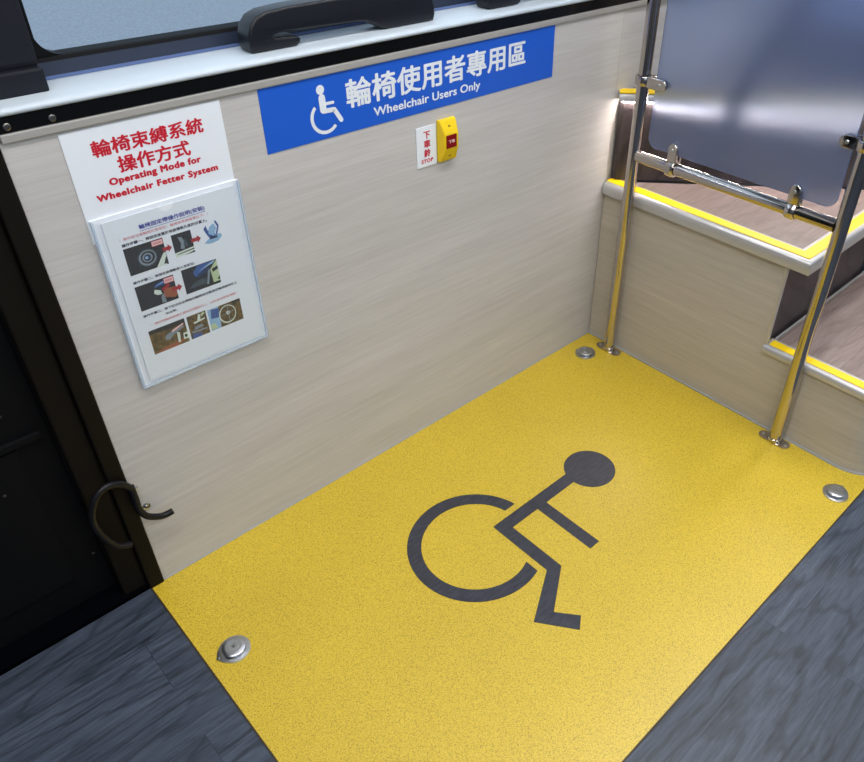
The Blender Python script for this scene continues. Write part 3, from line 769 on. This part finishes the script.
for (x0, x1, zc) in ((-1.1155, -1.1010, 0.6625), (-1.0695, -1.0535, 0.6620), (-1.1175, -1.1010, 0.5925)):
    bm = bmesh.new(); h_ = 0.0032
    flat_y(bm, [(x0, zc - h_), (x1 - 0.006, zc - h_), (x1 - 0.006, zc + h_), (x0, zc + h_)], yt - 0.0005, 0)
    flat_y(bm, [(x1 - 0.006, zc - 2.1 * h_), (x1, zc), (x1 - 0.006, zc + 2.1 * h_)], yt - 0.0005, 0)
    obj('arrow', bm, PM[7], pg)['label'] = 'printed red arrow'
for (x0, x1, z0, z1) in ((-1.1300, -1.1120, 0.6720, 0.6812), (-1.1270, -1.1110, 0.6060, 0.6160)):
    bm = bmesh.new()
    flat_y(bm, [(x0, z0), (x1, z0), (x1, z1), (x0, z1)], yt - 0.0006, 1)
    flat_y(bm, [(x0 + .0007, z0 + .0007), (x1 - .0007, z0 + .0007), (x1 - .0007, z1 - .0007), (x0 + .0007, z1 - .0007)], yt - 0.0007, 2)
    text_bm('固定座', x0 + 0.003, x1 - 0.003, z0 + 0.003, z1 - 0.003, yt - 0.0008, bold=0.01, into=bm, mi=0)
    obj('tag', bm, [m_red, PM[7], m_pink], pg)
bm = bmesh.new()      # blue bracket drawing
def bl(pts, mi, k): flat_y(bm, pts, yt - 0.00004 * k, mi)
bl([(-1.0500, 0.6500), (-1.0400, 0.6465), (-1.0260, 0.6480), (-1.0185, 0.6540), (-1.0200, 0.6590), (-1.0300, 0.6600), (-1.0440, 0.6540)], 3, 1)
bl([(-1.0440, 0.6515), (-1.0280, 0.6500), (-1.0215, 0.6550), (-1.0300, 0.6565)], 2, 2)
bl([(-1.0385, 0.6540), (-1.0300, 0.6550), (-1.0290, 0.6620), (-1.0400, 0.6700), (-1.0420, 0.6790), (-1.0465, 0.6740), (-1.0440, 0.6660)], 0, 3)
bl([(-1.0400, 0.6640), (-1.0320, 0.6580), (-1.0255, 0.6700), (-1.0290, 0.6790), (-1.0370, 0.6750)], 2, 4)
bl([(-1.0290, 0.6590), (-1.0235, 0.6720), (-1.0270, 0.6815), (-1.0245, 0.6830), (-1.0205, 0.6730), (-1.0260, 0.6590)], 0, 5)
bl([(-1.0400, 0.6540), (-1.0260, 0.6540), (-1.0270, 0.6575), (-1.0380, 0.6585)], 1, 6)
obj('bracket_drawing', bm, [PM[3], PM[6], PM[11]], pg)['label'] = 'small blue drawing of a locking bracket'

# ------------------------------------------------------------------ stop plate and stop button
sl_ = obj('stop_label', box(-0.6085, -0.5600, -0.0022, -0.0001, 0.6545, 0.7330, bev=0.0006), m_paper, origin=(-0.585, 0, 0.694))
tag(sl_, 'small white plate with red Chinese characters and STOP beside the button', 'sign')
for ch, z0, z1 in (('下', 0.7090, 0.7235), ('車', 0.6910, 0.7070), ('鈴', 0.6730, 0.6895)):
    obj('lettering', text_bm(ch, -0.5915, -0.5750, z0, z1, -0.0025, bold=0.04), m_red, sl_)
obj('lettering', text_bm('STOP', -0.5985, -0.5690, 0.6615, 0.6700, -0.0025, bold=0.07, spacing=1.15), m_red, sl_)
bt = empty('stop_button', (-0.533, 0, 0.696))
prf = [(-0.0001, 0.656), (-0.0070, 0.656), (-0.0100, 0.658), (-0.0200, 0.683), (-0.0200, 0.713), (-0.0100, 0.736), (-0.0070, 0.738), (-0.0001, 0.738)]
bb = bmesh.new(); add_prism(bb, prf, -0.5575, -0.5150, axis='x')
for v in bb.verts:      # the front narrows
    k_ = min(1, max(0, (-v.co.y - 0.004) / 0.016))
    v.co.x += (0.0045 if v.co.x < -0.53 else -0.0035) * k_
bmesh.ops.bevel(bb, geom=list(bb.edges), offset=0.0011, segments=2, affect='EDGES')
obj('housing', bb, m_yellow_plastic, bt, smooth=True, angle=20)
pb = obj('push_button', box(-0.5500, -0.5240, -0.0215, -0.0195, 0.6855, 0.7110, bev=0.0006), m_redbutton, bt)
obj('lettering', text_bm('下車', -0.5450, -0.5290, 0.6950, 0.7020, -0.02175, bold=0.04), m_pink, pb)
for z_, yh in ((0.7255, -0.0142), (0.6685, -0.0140)):
    obj('screw_hole', lathe([(0.0026, -0.003), (0.0026, 0.0008), (0.0016, 0.0008), (0.0002, -0.0002)], (-0.5370, yh, z_), 16, 'y'), m_hole, bt)
tag(bt, 'yellow bus stop button housing with dark red push button on the wood wall', 'button')

# ------------------------------------------------------------------ black grab handles on the sill
def rail_profile():
    top = [(-0.9115, 0.9105), (-0.9150, 0.920), (-0.9145, 0.935), (-0.9090, 0.949), (-0.8980, 0.9600), (-0.880, 0.9660), (-0.84, 0.9690), (-0.71, 0.9705), (-0.60, 0.9690), (-0.572, 0.9660), (-0.555, 0.9600), (-0.545, 0.949), (-0.540, 0.935), (-0.5395, 0.920), (-0.543, 0.9105)]
    right = [(-0.648, 0.9105), (-0.662, 0.9135), (-0.674, 0.9200), (-0.690, 0.9270)]
    inner = [(-0.712, 0.9295), (-0.79, 0.9315), (-0.860, 0.9330), (-0.872, 0.9310), (-0.868, 0.9275), (-0.8310, 0.9250), (-0.824, 0.9205), (-0.825, 0.9140), (-0.833, 0.9105)]
    return top + right + inner
def grab_handle(dx, label):
    t_ = empty('grab_handle', (-0.71 + dx, 0.035, 0.910))
    bm = prism([(x + dx + 0.012 - 0.010 * (x + 0.915) / 0.4, z) for x, z in rail_profile()], 0.0180, 0.0560, axis='y')
    es = [e for e in bm.edges if abs(e.verts[0].co.y - e.verts[1].co.y) < 1e-6]
    bmesh.ops.bevel(bm, geom=es, offset=0.0045, segments=3, profile=0.6, affect='EDGES')
    obj('grip', bm, m_handle, t_, smooth=True, angle=45)
    tag(t_, label, 'handle', 'black grab handles on the window sill')
grab_handle(0.0, 'long black plastic grab handle on the white sill above the blue banner')
grab_handle(0.498, 'second black grab handle on the sill, only its foot visible at the top edge')

# ------------------------------------------------------------------ black double hook and bolts by the door
hk = empty('strap_hook', (-1.272, -0.006, 0.22))
ypl = -0.006
obj('mounting_plate', box(-1.280, -1.268, -0.0092, -0.0062, 0.198, 0.262, bev=0.001), m_black, hk)
big = catmull([(-1.2740, -0.012, 0.258), (-1.290, -0.016, 0.283), (-1.312, -0.020, 0.294), (-1.332, -0.022, 0.284), (-1.346, -0.022, 0.256), (-1.349, -0.022, 0.225), (-1.341, -0.022, 0.188), (-1.328, -0.021, 0.160), (-1.308, -0.018, 0.146)], 6)
obj('strap_loop', tube(big, 0.0060, 14), m_black, hk, smooth=True)
sm = catmull([(-1.2745, -0.012, 0.262), (-1.2750, -0.016, 0.235), (-1.276, -0.018, 0.212), (-1.268, -0.020, 0.191), (-1.250, -0.020, 0.176), (-1.237, -0.020, 0.172), (-1.225, -0.022, 0.174)], 6)
obj('hook', tube(sm, [0.0060] * (len(sm) - 1) + [0.0052], 14), m_black, hk, smooth=True)
obj('bolt', lathe([(0.0042, 0), (0.0042, 0.002), (0.0026, 0.0032), (0.0003, 0.0034)], (-1.2675, -0.0092, 0.254), 16, 'y'), m_steel, hk, smooth=True)
b2 = lathe([(0.0070, 0), (0.0070, 0.0012), (0.0040, 0.0014), (0.0038, 0.0034), (0.0003, 0.0040)], (-1.2595, -0.0002, 0.194), 18, 'y')
for f_ in b2.faces: f_.material_index = 0 if abs(f_.calc_center_median().y) > 0.0015 else 1
obj('washer_bolt', b2, [m_steel, m_black], hk, smooth=True)
tag(hk, 'black double hook with a large loop on the door post by the wood wall', 'hook')
